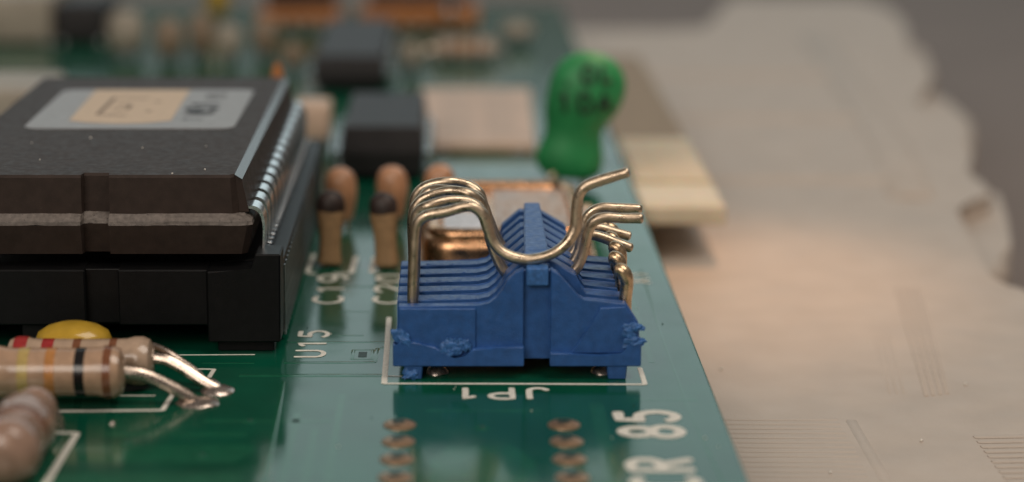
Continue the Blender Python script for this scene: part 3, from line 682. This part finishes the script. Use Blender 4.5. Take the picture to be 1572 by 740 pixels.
for z, s in ((0.5, .35), (0.8, .7), (1.3, .93), (1.75, 1), (2.2, .9), (2.5, .66), (2.68, .35), (2.73, .1)):
    lp.append([Vector((-19.55+2.0*s*math.cos(R(a)), 106.2+1.5*s*math.sin(R(a)), z)) for a in range(0, 360, 12)])
obj('body', skin(lp), 'yellow', yc, True, 60)
obj('lead', tube(smooth_path([(-17.9, 106, 1.4), (-16, 105.3, 1.8), (-14.8, 104.6, 1.7), (-13.8, 104.2, 1.2), (-12.9, 103.9, .6), (-12.3, 103.8, -.2)], 6), 0.2, 10), 'lead', yc, True)
obj('lead', tube(smooth_path([(-21.3, 106.2, 1.4), (-22.6, 106.2, 1.2), (-23.2, 106.2, -.3)], 6), 0.2, 10), 'lead', yc, True)
def blob(x, y, rx, ry, h, seed):
    lp = [[Vector((x+rx*s*math.cos(R(a)), y+ry*s*math.sin(R(a)), z*h)) for a in range(0, 360, 15)] for z, s in ((0, 1), (.35, .92), (.7, .62), (.95, .3), (1, .05))]
    obj('solder_joint', rough_up(skin(lp), .09, 1.6, seed), 'solder', board, True, 70)
blob(-12.65, 101.0, 1.1, 0.95, 0.25, 1); blob(-11.85, 103.0, 0.85, 0.9, 0.3, 2); blob(-12.3, 103.9, .5, .5, .4, 3)
rC = thing('resistor', 'lumpy pinkish brown resistor cut off by the lower left corner', 'resistor', (-19.55, 92, 0))
pr = [(0, .25), (.08, .7), (.35, 1.0), (.8, 1.08), (1.2, .98), (1.45, .84), (1.7, .86), (2.0, 1.15), (2.45, 1.42), (3.1, 1.5), (3.9, 1.44), (4.7, 1.36), (5.6, 1.36), (6.4, 1.46), (7.2, 1.46), (7.7, 1.1), (7.9, .4)]
obj('body', rough_up(lathe([(-t_, r_) for t_, r_ in pr], (-19.55, 96.2, 1.45), 'y', 32), .04, 1.1, 4), 'res_dark', rC, True, 70)
obj('band', lathe([(-1.75, .80), (-1.70, .91), (-1.58, .875), (-1.46, .87), (-1.38, .93), (-1.32, .85)], (-19.55, 96.2, 1.45), 'y', 32), 'band_brown', rC, True, 70)
obj('band', lathe([(-4.9, 1.30), (-4.85, 1.39), (-4.6, 1.40), (-4.35, 1.42), (-4.3, 1.35)], (-19.55, 96.2, 1.45), 'y', 32), 'band_brown', rC, True, 70)
obj('lead', tube(smooth_path([(-19.55, 96.0, 1.45), (-19.4, 96.9, 1.35), (-18.9, 97.1, .7), (-18.7, 97.15, -.2)], 5), .27, 10), 'lead', rC, True)

# ------------------------------------------------------------------ blurred far parts of the board
def far_box(name, label, cat, x0, x1, y0, y1, h, m, legs=0, bv=0.4, z0=0.2):
    t = thing(name, label, cat, ((x0+x1)/2, y0, 0))
    obj('case', box(x0, x1, y0, y1, z0, h, bv, 3), m, t, True)
    for k in range(max(2, legs)):
        xx = x0+0.6+(x1-x0-1.2)*k/(max(2, legs)-1)
        obj('lead', tube([(xx, y0+0.6, -.3), (xx, y0+.35, z0+.3)], 0.45, 8), 'tin_dull' if legs < 3 else 'lead', t)
    return t
t = far_box('orange_connector', 'blurred orange bar component at the top behind the large chip', 'component', -21.8, -12.4, 236, 241, 2.5, 'orange_box', 6, z0=.9)
obj('dark_cover', box(-20.8, -13.2, 238, 244, 2.5, 4.8, .3), 'dip', t)
t = far_box('orange_connector', 'blurred orange bar component at the top behind the farther black package', 'component', -10.6, 2.7, 236, 241, 2.7, 'orange_box', 7, z0=.6)
obj('dark_cover', box(-9.6, 1.5, 239, 244, 2.7, 4.2, .3), 'dip', t)
obj('glint_ball', lathe([(-.5, .2), (-.3, .55), (0, .68), (.3, .55), (.5, .2)], (-0.55, 235.4, 2.5), 'z', 16), 'tin', t, True)  # shiny ball added to make a bright glint
far_box('white_housing', 'blurred off-white box in the top left corner', 'component', -56, -42.6, 226, 240, 5.2, 'white_box')
far_box('dark_housing', 'blurred dark box next to the off-white box at top left', 'component', -42.3, -36.9, 226, 236, 4.4, 'dip')
rnd = random.Random(5)
def far_cap(x, y, r, h, m, label):
    t = thing('upright_capacitor', label, 'capacitor', (x, y, 0), 'blurred upright capacitors far back')
    lp = [[Vector((x+r*s*math.cos(R(a)), y+.7*r*s*math.sin(R(a)), z)) for a in range(0, 360, 20)] for z, s in ((.6, .5), (.9, .85), (h*.5, 1), (h*.8, .95), (h*.95, .6), (h, .15))]
    obj('body', skin(lp), m, t, True, 60)
    for s in (-1, 1): obj('lead', tube([(x+.4*r*s, y, -.3), (x+.4*r*s, y, 1.2)], .25, 8), 'tin_dull', t)
far_cap(-33.2, 216, 1.9, 5.0, 'white_box', 'blurred pale round component right of the dark box at top left')
for i, (x, y, r, h, m, l) in enumerate((
    (-28.6, 214, 1.5, 4.4, 'far_tan', 'blurred tan upright capacitor behind the chip, leftmost of its row'),
    (-25.6, 216, 1.3, 4.8, 'far_tan', 'blurred tan upright capacitor behind the chip, second from left of its row'),
    (-22.6, 213, 1.4, 4.0, 'white_box', 'blurred grey tan upright capacitor behind the chip, third of its row'),
    (-19.2, 216, 1.3, 4.2, 'far_tan', 'blurred tan upright capacitor behind the chip, fourth of its row'),
    (-15.6, 206, 0.9, 3.2, 'far_tan', 'blurred slim tan capacitor left of the farther black package'),
    (-4.2, 206, 0.9, 3.2, 'white_box', 'blurred slim pale capacitor right of the farther black package'),
    (-27.2, 246, 1.3, 5.0, 'yellow', 'blurred yellow capacitor at the top edge above the tan row'),
    (6.6, 226, 1.8, 2.6, 'white_box', 'blurred pale capacitor near the far right of the board'))): far_cap(x, y, r, h, m, l)
far_cap(-12.3, 147.8, 0.6, 9.9, 'orange_box', 'tiny orange part peeping over the far right corner of the chip')
far_cap(-11.4, 149.5, 0.45, 3.7, 'orange_box', 'tiny orange part behind the leads of the large chip')
t = far_box('tan_housing', 'blurred tan block left behind the large chip', 'component', -41, -31.0, 160, 170, 5.9, 'white_box')

for i, (x, y, l) in enumerate(((1.0, 214, 'blurred tan resistor lying below the right orange bar'),)):
    t = resistor(l, (x, y, 1.3), 6.0, 1.15, [(-1.3, .5, 'brown'), (0, .5, 'orange'), (1.3, .5, 'brown')], 'res_back')
    for s_ in (-1, 1): obj('lead', tube(smooth_path([(x+2.9*s_, y, 1.3), (x+3.6*s_, y, 1.2), (x+3.9*s_, y, .5), (x+3.9*s_, y, -.3)], 4), .28, 8), 'lead', t, True)
